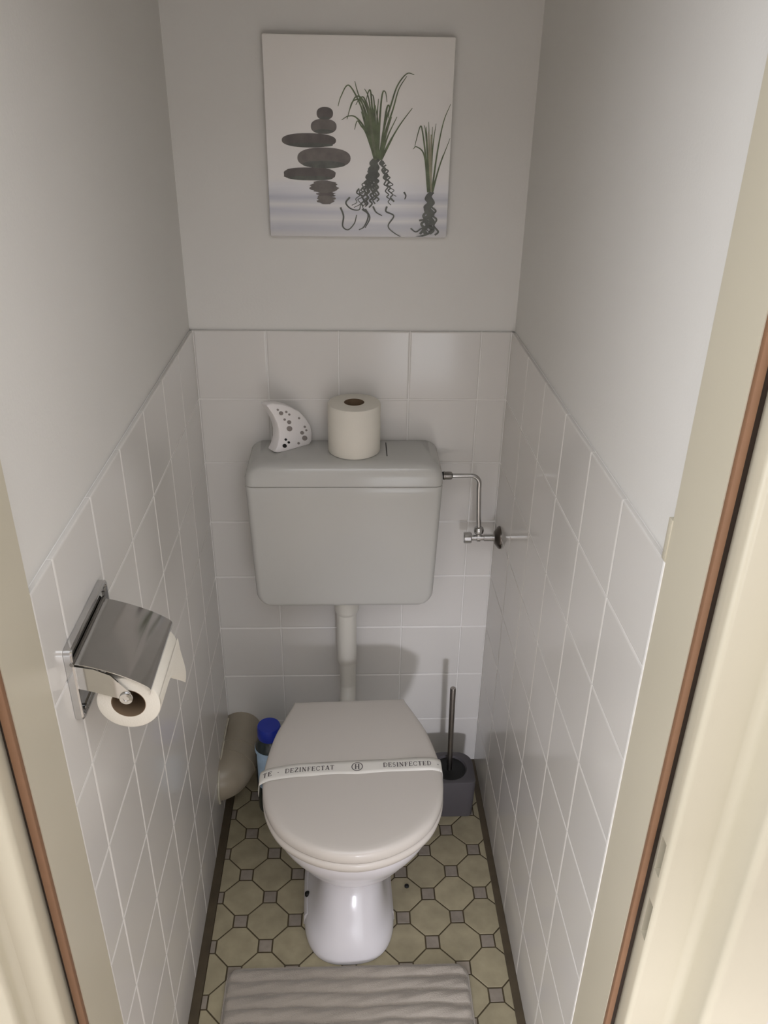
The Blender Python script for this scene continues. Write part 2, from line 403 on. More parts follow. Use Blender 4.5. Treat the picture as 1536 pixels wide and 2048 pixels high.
BL = [[(862, 860), (800, 640), (765, 520), (690, 400), (640, 470), (622, 530)], [(858, 860), (810, 600), (750, 450), (728, 375)], [(866, 860), (830, 620), (780, 490), (735, 470), (700, 540), (680, 610)],
      [(862, 860), (815, 650), (770, 500), (715, 500), (690, 570)], [(860, 860), (800, 680), (740, 600), (690, 590), (645, 615)], [(864, 860), (820, 600), (790, 480), (760, 480), (735, 520)],
      [(868, 860), (845, 600), (830, 440), (815, 440), (800, 500)], [(872, 860), (860, 620), (850, 480), (835, 450)], [(870, 860), (840, 620), (815, 470), (790, 420)], [(876, 860), (872, 620), (880, 480)],
      [(880, 860), (890, 600), (905, 450), (925, 440), (935, 500)], [(890, 860), (920, 650), (960, 520), (1000, 400), (1060, 325), (1108, 330)], [(892, 860), (930, 680), (975, 540), (1010, 420), (1060, 340)],
      [(900, 862), (950, 760), (1020, 640), (1098, 535)], [(898, 860), (940, 720), (1000, 590)], [(902, 864), (940, 790), (990, 690)], [(895, 860), (930, 560), (950, 525), (945, 600)],
      [(884, 860), (878, 640), (860, 520)], [(866, 860), (850, 700), (830, 560)], [(862, 860), (805, 700), (770, 650), (745, 620), (728, 675)], [(874, 860), (856, 600), (832, 500)], [(858, 860), (790, 620), (770, 560)]]
gb = []; 
for b in BL: gb += ribbon(b, 15, 4)
flat('printed_reeds', gb, 'grass', 2)
gb = []
for b in [[(868, 870), (840, 700), (822, 560), (800, 490)], [(872, 870), (862, 700), (845, 560)], [(866, 870), (835, 720), (800, 600)], [(893, 870), (925, 720), (965, 590)], [(880, 868), (882, 720), (890, 600)]]: gb += ribbon(b, 22, 6)
flat('printed_reeds', gb, 'grassd', 1)
gb = []
for b in [[(1208, 1080), (1190, 860), (1165, 680), (1150, 650), (1125, 740), (1115, 790)], [(1212, 1080), (1200, 850), (1185, 680), (1175, 640)], [(1218, 1080), (1212, 800), (1205, 620)], [(1220, 1080), (1232, 800), (1252, 630)],
          [(1230, 1080), (1262, 820), (1300, 620), (1345, 505)], [(1232, 1080), (1280, 900), (1345, 720)], [(1234, 1080), (1270, 930), (1300, 830)], [(1222, 1080), (1225, 800), (1230, 650)], [(1206, 1080), (1180, 840), (1130, 780), (1105, 795)], [(1215, 1080), (1195, 760), (1190, 650)]]: gb += ribbon(b, 13, 3)
flat('printed_reeds', gb, 'grass', 2)
gb = []
for b in [[(1216, 1080), (1208, 900), (1192, 690)], [(1220, 1080), (1214, 900), (1206, 680)], [(1224, 1080), (1222, 900), (1222, 700)]]: gb += ribbon(b, 14, 7)
flat('printed_reeds', gb, 'grassp', 1)
# broken reflections
def zig(x, y0, y1, amp, step, drift=0, seed=0):
    rn = random.Random(seed); o = []; y = y0; s = 1
    while y < y1:
        o.append((x+drift*(y-y0)/(y1-y0)+s*amp*rn.uniform(.5, 1), y)); y += step*rn.uniform(.7, 1.3); s = -s
    return o
gb = []
for k, (x, y0, y1, amp, dr, w) in enumerate([(846, 865, 1190, 9, -70, 20), (852, 865, 1200, 10, -48, 20), (858, 865, 1180, 11, -60, 18), (862, 865, 1200, 10, -30, 22), (868, 865, 1170, 10, -12, 20), (872, 865, 1160, 10, 8, 20), (876, 865, 1140, 12, -20, 18), (852, 880, 1120, 13, -90, 12), (905, 875, 1160, 14, 80, 14), (912, 885, 1150, 15, 66, 12), (920, 900, 1120, 16, 70, 10), (900, 870, 1180, 12, 60, 12), (840, 920, 1190, 15, -120, 10), (830, 950, 1200, 18, -90, 10), (846, 930, 1210, 16, -60, 10)]):
    gb += ribbon(zig(x, y0, y1, amp, 22, dr, k), w, w*.45)
flat('printed_reflection', gb, 'ripple', 1)
gb = []
for b in [[(700, 1120), (675, 1160), (710, 1200), (760, 1205), (770, 1160)], [(640, 1190), (660, 1250), (655, 1320), (690, 1345), (730, 1300), (745, 1240)], [(800, 1200), (830, 1260), (800, 1330)], [(780, 1200), (820, 1240), (795, 1320), (760, 1345)],
          [(940, 1180), (935, 1215), (985, 1245), (950, 1310), (970, 1350), (1035, 1395)], [(1050, 1080), (1062, 1105), (1055, 1130)], [(850, 1180), (870, 1220), (910, 1245)], [(760, 1060), (745, 1090), (790, 1110)]]: gb += ribbon(b, 12, 6)
flat('printed_reflection', gb, 'ripple', 2)
gb = []
for k, (x, dr, w) in enumerate([(1215, -25, 26), (1222, 10, 28), (1228, 40, 12), (1212, -50, 16)]): gb += ribbon(zig(x, 1080, 1392, 14, 34, dr, 20+k), w, w)
gb += ribbon([(1095, 1330), (1130, 1355), (1170, 1330), (1210, 1345)], 10, 8) + ribbon([(1120, 1398), (1180, 1380), (1230, 1360)], 14, 12) + ribbon([(1150, 1275), (1190, 1270), (1230, 1290)], 12, 12)
flat('printed_reflection', gb, 'ripple', 1)

# ------------------------------------------------------------------ cistern
CX = .3115
cis = thing('toilet_cistern', 'white plastic cistern mounted on the tiled back wall above the toilet', 'cistern', (CX, 0, .596))
def rrect(hw, y0, y1, r, seg=6):
    """plan outline, back flat against y1, rounded front corners"""
    o = [(-hw, y1)]
    for k in range(seg+1):
        a = R(180+90*k/seg); o.append((-hw+r+r*math.cos(a), y0+r+r*math.sin(a)))
    for k in range(seg+1):
        a = R(270+90*k/seg); o.append((hw-r+r*math.cos(a), y0+r+r*math.sin(a)))
    o.append((hw, y1)); return o
def loft(bm, rings, cap=True, top=True):
    R_ = [[bm.verts.new(p) for p in r] for r in rings]; n = len(R_[0])
    for a, b in zip(R_, R_[1:]):
        for k in range(n): bm.faces.new((a[k], a[(k+1) % n], b[(k+1) % n], b[k]))
    if cap: bm.faces.new(R_[0][::-1])
    if cap and top: bm.faces.new(R_[-1])
# body: front outline (rounded lower corners) swept with front-edge rounding
def hw_at(z):   # half width, tapering and with rounded lower corners
    z0, z1 = .598, .9065
    hw = .1985+(.2075-.1985)*(z-z0)/(z1-z0); rc = .036; d = z-z0
    if d < rc: hw -= rc-math.sqrt(max(0, rc*rc-(rc-d)**2))
    return hw
bm = bmesh.new(); rings = []
zs = [.598+.036*(1-math.cos(R(a))) for a in range(0, 91, 10)]+[.66, .70, .74, .78, .82, .86, .885, .9035, .9065]
for i, z in enumerate(zs):
    yf = -.128-.012*(z-.598)/.31; inset = max(0, .008*(1-(z-.598)/.006)) if z < .604 else (.0015 if i == len(zs)-1 else 0)
    rings.append([(CX+x, y, z) for x, y in rrect(hw_at(z)-inset, yf+inset, -.0006, .014)])
loft(bm, rings); bmo('tank', bm, 'cist', cis, 45)
bm = bmesh.new(); rings = []
# lid: overhang lip, straight side, then a well rounded crown
for z, ins, fi in [(.9085, .002, .002), (.9095, 0, 0), (.925, 0, .0012), (.937, .003, .0032), (.945, .008, .0058), (.951, .015, .0095), (.955, .022, .0145), (.9573, .030, .021), (.9582, .040, .031)]:
    hw = .2078-ins; yf = -.1425+fi
    rings.append([(CX+x, y, z) for x, y in rrect(hw, yf, -.0006 - max(0, ins-.004)*.2, .018+ins*.35)])
loft(bm, rings); lid = bmo('tank_lid', bm, 'cist', cis, 50)
boxo('flush_slot', .4010, .4028, -.093, -.021, .9575, .9587, 'rubberb', lid)
# flush pipe: nut, sleeve and pipe down into the bowl
fx, fy = .314, -.058
lathe('pipe_nut', [(.0295, .600), (.0295, .548), (.027, .541), (.0245, .537)], 'pvc', cis, (fx, fy, 0))
lathe('pipe_sleeve', [(.0238, .545), (.0238, .398), (.0222, .392)], 'pvc', cis, (fx, fy, 0))
tube('flush_pipe', catmull([(fx+.002, fy, .42), (fx+.002, fy, .34), (fx+.002, fy-.004, .31), (fx+.001, fy-.03, .282), (fx, fy-.07, .275), (fx, -.175, .275)], 6), .0198, 'pvc', cis, 20)

# ------------------------------------------------------------------ things on the cistern
def paper_roll(name, label, c, r, h, axis='Z', rc=.0205, group=None):
    t = thing(name, label, 'toilet paper', c, group)
    b = .003
    pf = [(rc+.0008, h), (r-b, h), (r-b*.3, h-b*.3), (r, h-b), (r, b), (r-b*.3, b*.3), (r-b, 0), (rc+.0008, 0)]
    lathe('paper', pf, 'paper', t, c, axis, 56, 40, closed=True)
    lathe('core_tube', [(rc, 0), (rc+.0008, 0), (rc+.0008, h), (rc, h)], 'core', t, c, axis, 40, 40, closed=True)
    return t
paper_roll('toilet_roll', 'spare roll of white toilet paper standing upright on the cistern', (.3325, -.0605, .9586), .0555, .108)

fr = thing('air_freshener', 'white crescent shaped air freshener with grey bubble dots on the cistern', 'air freshener', (.1755, -.0775, .9583))
FO = Vector((.1715, -.0775, .9583)); ang = R(37); fs_ = Vector((math.cos(ang), math.sin(ang), 0)); fn = Vector((math.sin(ang), -math.cos(ang), 0))
def fpt(u, v, d):    # crop pixel -> point on the freshener's face (d: depth behind the face)
    px, py = 520+u*.1823, 780+v*.1823
    s = (px-556.5)/58*.0765; base = 906.5-17.5*(px-556.5)/58
    return FO+fs_*s+Vector((0, 0, (base-py)/(895-60*s)))-fn*d
outer = [(165, 685), (200, 694), (250, 690), (400, 657), (535, 615), (560, 560), (569, 470), (555, 390), (510, 310), (440, 230), (350, 180), (260, 155), (170, 150), (120, 165), (114, 182), (130, 210), (160, 260), (200, 350), (220, 450), (215, 540), (190, 630), (168, 672)]
bm = bmesh.new(); cu, cv = 340, 450
def ring(d, k):
    o = []
    for u, v in outer:
        L = math.hypot(u-cu, v-cv); q = 1-k/L; p = fpt(cu+(u-cu)*q, cv+(v-cv)*q, d); p.z = max(p.z, FO.z+.0003); o.append(p)
    return o
loft(bm, [ring(0, 12), ring(.0008, 5), ring(.003, 0), ring(.024, 0), ring(.0265, 8)]); bmo('shell', bm, 'freshw', fr, 50)
for m_, L in (('prg', [(215, 215, 12), (247, 252, 22), (300, 236, 13), (330, 264, 12), (280, 320, 13), (325, 348, 22), (326, 420, 30), (430, 302, 12), (487, 397, 13), (503, 436, 12), (457, 465, 21), (483, 525, 29), (416, 584, 14)]), ('prb', [(283, 542, 14), (313, 574, 14), (269, 613, 23)])):
    for u, v, r_ in L:
        pyd('bubble_dot', [fpt(u+r_*math.cos(2*math.pi*k/12), v+r_*math.sin(2*math.pi*k/12), -.0003) for k in range(12)]+[fpt(u+r_*math.cos(2*math.pi*k/12), v+r_*math.sin(2*math.pi*k/12), .0006) for k in range(12)],
            [tuple(range(12))]+[(k, (k+1) % 12, 12+(k+1) % 12, 12+k) for k in range(12)], m_, fr)

# ------------------------------------------------------------------ angle valve and supply pipe
vy, vz = -.066, .7435
va = thing('angle_valve', 'chrome angle valve with bent supply pipe beside the cistern', 'valve', (W, vy, vz))
lathe('rosette', [(.0265, .0), (.0265, -.002), (.0245, -.005), (.0145, -.0125), (.0085, -.0135)], 'tarn', va, (W+.0007, vy, vz), 'X', 32)
lathe('body', [(.0085, -.012), (.0085, -.036), (.0068, -.0365), (.0068, -.044), (.0095, -.0445), (.0095, -.052), (.0068, -.0525), (.0068, -.066)], 'chrome', va, (W, vy, vz), 'X', 24)
lathe('knob', [(.006, -.064), (.0125, -.0645), (.0135, -.067), (.0135, -.080), (.0125, -.082), (.004, -.0825)], 'chrome', va, (W, vy, vz), 'X', 12, 20)
tx = W-.0485
lathe('compression_nut', [(.0065, .004), (.0065, .010), (.0105, .0135), (.0115, .019), (.0105, .0245), (.0075, .028), (.005, .029)], 'chrome', va, (tx, vy, vz), 'Z', 20)
iz = .8995
tube('supply_pipe', [(tx, vy, vz+.02), (tx-.003, vy, .80), (tx-.007, vy, .866)]+[(tx-.007-.02+.02*math.cos(R(a)), vy, iz-.02+.02*math.sin(R(a))) for a in range(0, 91, 10)]+[(.56, vy, iz), (.535, vy, iz)], .0052, 'chrome', va, 16)
lathe('inlet_nut', [(.0055, .5475), (.0088, .5445), (.0092, .538), (.0088, .531), (.0095, .5305), (.0095, .5275), (.006, .5272)], 'chromed', va, (0, vy, iz), 'X', 12, 25)
lathe('inlet_stub', [(.0085, .528), (.0085, .515)], 'rubberb', va, (0, vy, iz), 'X', 16)

# ------------------------------------------------------------------ toilet
TH = R(1.9); TO = Vector((.3205, -.247, 0)); tf = Vector((math.sin(TH), -math.cos(TH), 0)); tr = Vector((math.cos(TH), math.sin(TH), 0))
def tp(lat, fwd, z): return TO+tr*lat+tf*fwd+Vector((0, 0, z))
toi = thing('toilet', 'white ceramic toilet with its lid closed, standing on the octagon floor', 'toilet', TO)
def spline1(xs, ys, x):
    i = max(0, min(len(xs)-2, next((k for k in range(len(xs)-1) if x <= xs[k+1]), len(xs)-2)))
    def m_(k):
        if k <= 0 or k >= len(xs)-1:
            k0 = max(0, min(k, len(xs)-2)); return (ys[k0+1]-ys[k0])/(xs[k0+1]-xs[k0])
        a, b = (ys[k]-ys[k-1])/(xs[k]-xs[k-1]), (ys[k+1]-ys[k])/(xs[k+1]-xs[k])
        return 0 if a*b <= 0 else 2*a*b/(a+b)
    h = xs[i+1]-xs[i]; t = (x-xs[i])/h
    return (2*t**3-3*t*t+1)*ys[i]+(t**3-2*t*t+t)*h*m_(i)+(-2*t**3+3*t*t)*ys[i+1]+(t**3-t*t)*h*m_(i+1)
#        z     half-w  front  back   mid   n
SEC = [(.000, .0985, .343, .045, .21, 2.7), (.006, .1000, .345, .043, .21, 2.7), (.025, .0975, .338, .045, .21, 2.7), (.05, .0850, .326, .05, .205, 2.6), (.08, .0750, .308, .053, .205, 2.6), (.11, .0690, .291, .055, .20, 2.5),
       (.145, .0645, .270, .06, .19, 2.4), (.17, .0640, .264, .055, .18, 2.3), (.193, .0740, .276, .045, .18, 2.2), (.222, .1010, .316, .03, .185, 2.15), (.254, .1270, .352, .02, .19, 2.1),
       (.30, .1500, .380, .01, .20, 2.1), (.335, .1665, .400, .0, .205, 2.1), (.36, .1735, .409, -.005, .21, 2.1), (.372, .1745, .411, -.008, .21, 2.1), (.3775, .1720, .409, -.006, .21, 2.1)]
zsx = [s[0] for s in SEC]
def sect(z, grow=0):
    hw, fr_, bk, md, n = [spline1(zsx, [s[q] for s in SEC], z) for q in range(1, 6)]
    o = []
    for k in range(64):
        a = 2*math.pi*k/64; c, s = math.cos(a), math.sin(a); e = 2/n
        la = hw*math.copysign(abs(c)**e, c)
        fw = md+((fr_-md) if s > 0 else (md-bk))*math.copysign(abs(s)**(e if s > 0 else .55), s)
        o.append(tp(la-.010*max(0, 1-z/.15)**.7, fw, z))
    return o
bm = bmesh.new(); loft(bm, [sect(z) for z in [0, .003, .006, .015]+[.03+.01*k for k in range(35)]+[.3745, .3775]]); bmo('bowl_pedestal', bm, 'ceram', toi, 60)
# flat rear foot with the fixing screw cap, wider than the waist
bm = bmesh.new()
foot = lambda g, z: [tp(la, fw, z) for la, fw in [(-.103+g, .02+g), (.083-g, .02+g), (.091-g, .13), (.091-g, .24), (.05, .27), (-.07, .27), (-.111+g, .24), (-.111+g, .13)]]
loft(bm, [foot(0, 0), foot(.002, .026), foot(.008, .034)]); bmo('rear_foot', bm, 'ceram', toi, 40)
lathe('screw_cap', [(.0065, .032), (.0065, .038), (.004, .041), (0, .0415)], 'rubberb', toi, tuple(tp(-.1015, .192, 0)), 'Z', 16)
# trap outlet behind the bowl
tube('trap_outlet', catmull([tp(0, .06, .19), tp(0, .02, .185), tp(-.005, -.24, .17)], 6), .05, 'ceram', toi, 24)
HO = [(0, .124), (.012, .1275), (.053, .144), (.10, .161), (.147, .172), (.20, .1795), (.24, .1805), (.285, .1745), (.32, .163), (.355, .1425), (.385, .110), (.407, .071), (.419, .032), (.4225, 0)]
half = catmull([(w, f, 0) for f, w in HO], 4)
out = [(p.x, p.y) for p in half]+[(-p.x, p.y) for p in half[-2::-1]]
def oring(ins, z, f0=.0):
    o = []
    for la, fw in out:
        d = Vector((la, fw-.2)); L = d.length; q = (L-ins)/L; o.append(tp(d.x*q, .2+d.y*q+f0, z))
    return o
bm = bmesh.new(); loft(bm, [oring(.006, .4055), oring(.0012, .4065), oring(0, .4095), oring(.0003, .420), oring(.002, .4255), oring(.0055, .4295), oring(.011, .4316), oring(.02, .4325), oring(.06, .4332), oring(.12, .4334)]); bmo('seat_lid', bm, 'lid', toi, 60)
bm = bmesh.new(); loft(bm, [oring(.012, .3805), oring(.004, .3812), oring(.001, .3845), oring(-.0008, .393), oring(.0005, .4005), oring(.004, .4035), oring(.012, .404)]); bmo('seat_ring', bm, 'lid', toi, 60)
for s in (-1, 1):
    lathe('hinge', [(.011, .3785), (.011, .40), (.009, .41)], 'lid', toi, tuple(tp(s*.08, .012, 0)), 'Z', 20)
    lathe('seat_buffer', [(.009, .3775), (.009, .3815)], 'pvc', toi, tuple(tp(s*.13, .29, 0)), 'Z', 16)

# ------------------------------------------------------------------ paper hygiene band with lettering
BC = [(.140, -.4790), (.148, -.4765), (.195, -.4675), (.241, -.4620), (.337, -.4570), (.424, -.4530), (.51, -.4505), (.52, -.4502)]
def bcy(x): return spline1([p[0] for p in BC], [p[1] for p in BC], max(.14, min(.52, x)))
band = thing('hygiene_band', 'white paper strip printed DEZINFECTAT and DESINFECTED across the toilet lid', 'paper band', (.333, -.457, .434))
xa, xb = .1435, .5060
def bz(x):
    e = min(x-xa, xb-x); return .4342 - (0 if e > .022 else .0065*((.022-max(e, 0))/.022)**2)+ .0004*math.sin(x*70)
vs, fs = [], []
path = [(xa-.003, .397), (xa-.0035, .408), (xa-.003, .419), (xa-.0012, .4255)]+[(xa+.0+(xb-xa)*k/60, None) for k in range(61)]+[(xb+.0016, .4255), (xb+.0035, .418), (xb+.004, .408), (xb+.0035, .398)]
hwid = .0178
for x, z in path:
    z = bz(x) if z is None else z; c = bcy(x); wv = .0012*math.sin(x*31)
    for q in (-1, -.5, 0, .5, 1): vs.append((x, c+q*hwid+wv*.4, z+.0006*abs(q)*math.sin(x*55+q*2)))
for i in range(len(path)-1):
    for q in range(4): fs.append((i*5+q, i*5+q+1, (i+1)*5+q+1, (i+1)*5+q))
bo = pyd('paper_strip', vs, fs, 'band', band, True)
sm = bo.modifiers.new('thickness', 'SOLIDIFY'); sm.thickness = .0003; sm.offset = 1
# a small engraved-style serif alphabet: strokes (x0,y0,x1,y1,width)
TK, TN = .19, .085
def stem(x, y0=0, y1=1): return [(x, y0, x, y1, TK), (x-.13, y0+.03, x+.13, y0+.03, TN), (x-.13, y1-.03, x+.13, y1-.03, TN)]
def curve(pts, w): return [(*a, *b, w) for a, b in zip(pts, pts[1:])]
def arcp(cx, cy, rx, ry, a0, a1, n=9): return [(cx+rx*math.cos(R(a0+(a1-a0)*k/n)), cy+ry*math.sin(R(a0+(a1-a0)*k/n))) for k in range(n+1)]
G = {
    'D': (.80, stem(.16)+curve([(.16, .97)]+arcp(.32, .5, .40, .47, 90, -90)+[(.16, .03)], .11)),
    'E': (.70, stem(.16)+[(.16, .97, .60, .97, TN), (.60, .97, .60, .80, TN), (.16, .03, .62, .03, TN), (.62, .03, .62, .22, TN), (.16, .52, .48, .52, TN), (.48, .62, .48, .42, TN)]),
    'Z': (.74, [(.08, .97, .64, .97, TN), (.08, .97, .08, .80, TN), (.62, .95, .10, .05, TK), (.08, .03, .66, .03, TN), (.66, .03, .66, .22, TN)]),
    'I': (.38, stem(.18)),
    'N': (.86, [(.14, 0, .14, 1, TN), (.14, .97, .68, .03, TK), (.68, 0, .68, 1, TN), (.02, .03, .26, .03, TN), (.02, .97, .16, .97, TN), (.56, .97, .80, .97, TN)]),
    'F': (.66, stem(.16)+[(.16, .97, .58, .97, TN), (.58, .97, .58, .80, TN), (.16, .52, .46, .52, TN), (.46, .62, .46, .42, TN)]),
    'C': (.78, curve(arcp(.42, .5, .34, .48, 48, 312, 16), .11)+[(.66, .95, .66, .70, TN), (.66, .05, .66, .28, TN)]),
    'T': (.72, stem(.34)+[(.04, .97, .64, .97, TN), (.04, .97, .04, .78, TN), (.64, .97, .64, .78, TN)]),
    'A': (.80, [(.10, .02, .38, .98, TN), (.38, .98, .66, .02, TK), (.2, .34, .56, .34, TN), (.0, .03, .22, .03, TN), (.52, .03, .80, .03, TN)]),
    'S': (.62, curve(arcp(.30, .74, .2, .22, 30, 270, 9)+arcp(.30, .27, .22, .24, 90, -150, 9), .11)),
    'H': (.84, stem(.16)+stem(.64)+[(.16, .5, .64, .5, TN)]),
}
def bpt(x, t, lay=.0012): return (x, bcy(x)+t, bz(x)+lay)
def strokes(name, seq, x0, hgt, sx, t0, parent=band):
    V, F = [], []
    x = x0
    for ch in seq:
        adv, st = G[ch]
        for a, b, c, d, w in st:
            p, q = Vector((a, b)), Vector((c, d)); dv = (q-p); L = dv.length or 1; n = Vector((-dv.y, dv.x))/L*w/2
            steps = 2; k0 = len(V)
            for s_ in range(steps+1):
                m_ = p+dv*s_/steps
                for e in (m_+n, m_-n): V.append(bpt(x+e.x*sx, t0+(e.y-.5)*hgt))
            for s_ in range(steps): F.append((k0+2*s_, k0+2*s_+1, k0+2*s_+3, k0+2*s_+2))
        x += (adv+.12)*sx
    return pyd(name, V, F, 'ink', parent)
def wordw(seq): return sum(G[c][0]+.12 for c in seq)-.12
for word, xx0, xx1, t0 in (('DEZINFECTAT', .192, .290, 0.0005), ('DESINFECTED', .389, .487, .0005)):
    strokes('printed_word', word, xx0, .0118, (xx1-xx0)/wordw(word), t0)
strokes('printed_word', 'TE', .1485, .0118, .0115, .0)
rg = []; 
V = []; F = []
for k in range(40):
    a = 2*math.pi*k/40
    for r_ in (.0098, .0116): V.append(bpt(.3365+r_*math.cos(a), r_*math.sin(a)*1.0))
for k in range(40): F.append((2*k, 2*k+1, 2*((k+1) % 40)+1, 2*((k+1) % 40)))
pyd('printed_ring', V, F, 'ink', band)
strokes('printed_letter', 'H', .3365-.0052, .0135, .0128, 0)
for x in (.1785, .5010):
    pyd('printed_dot', [bpt(x+.0012*math.cos(2*math.pi*k/10), .0012*math.sin(2*math.pi*k/10)) for k in range(10)], [tuple(range(10))], 'ink', band)

# ------------------------------------------------------------------ soil pipe on the left wall
so = thing('soil_pipe', 'beige grey plastic soil pipe elbow coming out of the left wall behind the toilet', 'pipe', (.03, -.13, .06))
bm = bmesh.new()
path = catmull([(-.03, -.172, .118), (-.002, -.170, .119), (.018, -.155, .122), (.029, -.128, .127), (.032, -.10, .129), (.033, -.07, .129), (.033, -.045, .130), (.033, -.02, .130), (.033, .004, .130)], 7)
tube_mesh(bm, path, [.0545 if p.y < -.10 or p.x < .02 else .051 for p in path], 28)
bmo('elbow', bm, 'soil', so, 60)
def collar(name, i0, i1, r_, m_):
    bm = bmesh.new(); tube_mesh(bm, path[i0:i1], r_, 28); return bmo(name, bm, m_, so, 40)
collar('collar', 27, 32, .0568, 'soil'); collar('collar', 20, 22, .0560, 'soil')
seam = [(.002, -.016, .173), (.0022, -.072, .176), (.0024, -.13, .1755), (.0025, -.170, .171), (.0025, -.205, .160), (.0025, -.224, .138), (.0022, -.2265, .110), (.002, -.218, .082)]
tube('sealant_bead', catmull(seam, 6), .0026, 'caulk', so, 8)

# ------------------------------------------------------------------ cleaner bottle behind the lid
bx, by = .124, -.150
bt = thing('cleaner_bottle', 'dark bottle with a blue cap half hidden behind the toilet lid', 'bottle', (bx, by, 0))
lathe('bottle_body', [(.0, .0015), (.030, .0015), (.037, .006), (.0375, .03), (.0375, .195), (.036, .208), (.030, .222), (.0245, .230), (.0245, .238)], 'bottle', bt, (bx, by, 0), 'Z', 32)
lathe('label', [(.0378, .09), (.0381, .0905), (.0381, .205), (.0378, .2055)], 'label', bt, (bx+.0008, by-.0002, 0), 'Z', 32)
lathe('cap', [(.0245, .236), (.0285, .2365), (.029, .239), (.0285, .266), (.0265, .270), (0, .2715)], 'blue', bt, (bx, by, 0), 'Z', 32)

# ------------------------------------------------------------------ toilet brush
hx0, hx1, hy0, hy1, hz = .515, .635, -.2015, -.092, .120
tb = thing('toilet_brush', 'toilet brush with steel handle in a grey holder right of the toilet', 'toilet brush', ((hx0+hx1)/2, (hy0+hy1)/2, 0))
def rr4(x0, x1, y0, y1, rf, rb, n=6):
    return [(x1-rb+rb*math.cos(R(90*k/n)), y1-rb+rb*math.sin(R(90*k/n))) for k in range(n+1)]+[(x0+rb+rb*math.cos(R(90+90*k/n)), y1-rb+rb*math.sin(R(90+90*k/n))) for k in range(n+1)] \
         +[(x0+rf+rf*math.cos(R(180+90*k/n)), y0+rf+rf*math.sin(R(180+90*k/n))) for k in range(n+1)]+[(x1-rf+rf*math.cos(R(270+90*k/n)), y0+rf+rf*math.sin(R(270+90*k/n))) for k in range(n+1)]
hc = (.5735, -.1475)
def hring(ins, z, n=64):
    P = rr4(hx0+ins, hx1-ins, hy0+ins, hy1-ins, .012, .040); o = []
    for k in range(n):      # even angular resampling of the outline about the cup's axis
        a = 2*math.pi*k/n; d = (math.cos(a), math.sin(a))
        for p, q in zip(P, P[1:]+P[:1]):
            ex, ey = q[0]-p[0], q[1]-p[1]; den = d[0]*ey-d[1]*ex
            if abs(den) < 1e-12: continue
            t = ((p[0]-hc[0])*ey-(p[1]-hc[1])*ex)/den; u = ((p[0]-hc[0])*d[1]-(p[1]-hc[1])*d[0])/den
            if t > 0 and -1e-9 <= u <= 1+1e-9: o.append((hc[0]+t*d[0], hc[1]+t*d[1], z)); break
    return o
def cring(r_, z, ref):
    o = []
    for x, y, _ in ref:
        a = math.atan2(y-hc[1], x-hc[0]); o.append((hc[0]+r_*math.cos(a), hc[1]+r_*math.sin(a), z))
    return o
ref = hring(0, 0)
bm = bmesh.new(); loft(bm, [hring(.004, .0005), hring(.003, .003), hring(.0005, hz-.004), hring(.001, hz-.001), hring(.0025, hz), cring(.0435, hz, ref), cring(.0425, hz-.002, ref), cring(.0405, hz-.006, ref)], True, False); ho = bmo('holder', bm, 'holder', tb, 40)
lathe('inner_cup', [(.0408, hz-.0062), (.0396, hz-.0064), (.0390, .014), (0, .0135), (0, .0115), (.0402, .012), (.0408, hz-.0062)], 'rubberb', tb, (hc[0], hc[1], 0), 'Z', 32)
lathe('brush_head', [(0, .018), (.026, .02), (.032, .03), (.034, .045), (.030, .055), (.018, .0575), (.008, .058)], 'rubberb', tb, (hc[0]-.004, hc[1], 0), 'Z', 24)
lathe('splash_disc', [(.0, .058), (.0375, .058), (.038, .060), (.036, .062), (0, .063)], 'rubberb', tb, (hc[0], hc[1], 0), 'Z', 32)
tube('handle', [(.574, -.148, .055), (.571, -.143, .24), (.5695, -.1395, .3665), (.5695, -.1395, .3695)], [.0068, .0068, .0072, .0062], 'steel', tb, 20)

# ------------------------------------------------------------------ toilet paper holder on the left wall
ph = thing('toilet_paper_holder', 'chrome toilet paper holder with curved cover on the left tiled wall', 'paper holder', (0, -.855, 1.04))
py0, py1, pz0, pz1 = -.936, -.780, .989, 1.092
bm = bmesh.new()
def plr(ins, x): return [(x, y, z) for y, z in rr4(py0+ins, py1-ins, pz0+ins, pz1-ins, .007, .007, 4)]
loft(bm, [plr(.0, .0004), plr(.0, .008), plr(.0015, .0098), plr(.004, .0098), plr(.0055, .006), plr(.03, .0055)]); bmo('back_plate', bm, 'chrome', ph, 35)
for y, z in ((py1-.012, pz1-.010), (py0+.014, pz0+.012)):
    lathe('screw', [(.0038, .006), (.0038, .0098), (.0028, .0108), (0, .011)], 'chromed', ph, (0, y, z), 'X', 14)
cp = catmull([(.0085, 1.0735, 0), (.018, 1.0715, 0), (.030, 1.068, 0), (.048, 1.0615, 0), (.069, 1.052, 0), (.086, 1.0415, 0), (.0912, 1.0365, 0), (.0918, 1.0320, 0), (.0905, 1.027, 0)], 5)
n = len(cp); rim = []
for i, p in enumerate(cp):
    t = (cp[min(i+1, n-1)]-cp[max(i-1, 0)]).normalized(); rim.append((p, Vector((-t.y, t.x, 0))*.0005))
sec = [(p+q) for p, q in rim]+[(p-q) for p, q in rim[::-1]]
bm = bmesh.new(); loft(bm, [[(p.x, y, p.y) for p in sec] for y in (-.9345, -.8005)]); bmo('cover', bm, 'chrome', ph, 35)
tube('hinge_pin', [(.0085, -.937, 1.0735), (.0085, -.798, 1.0735)], .0026, 'chromed', ph, 12)
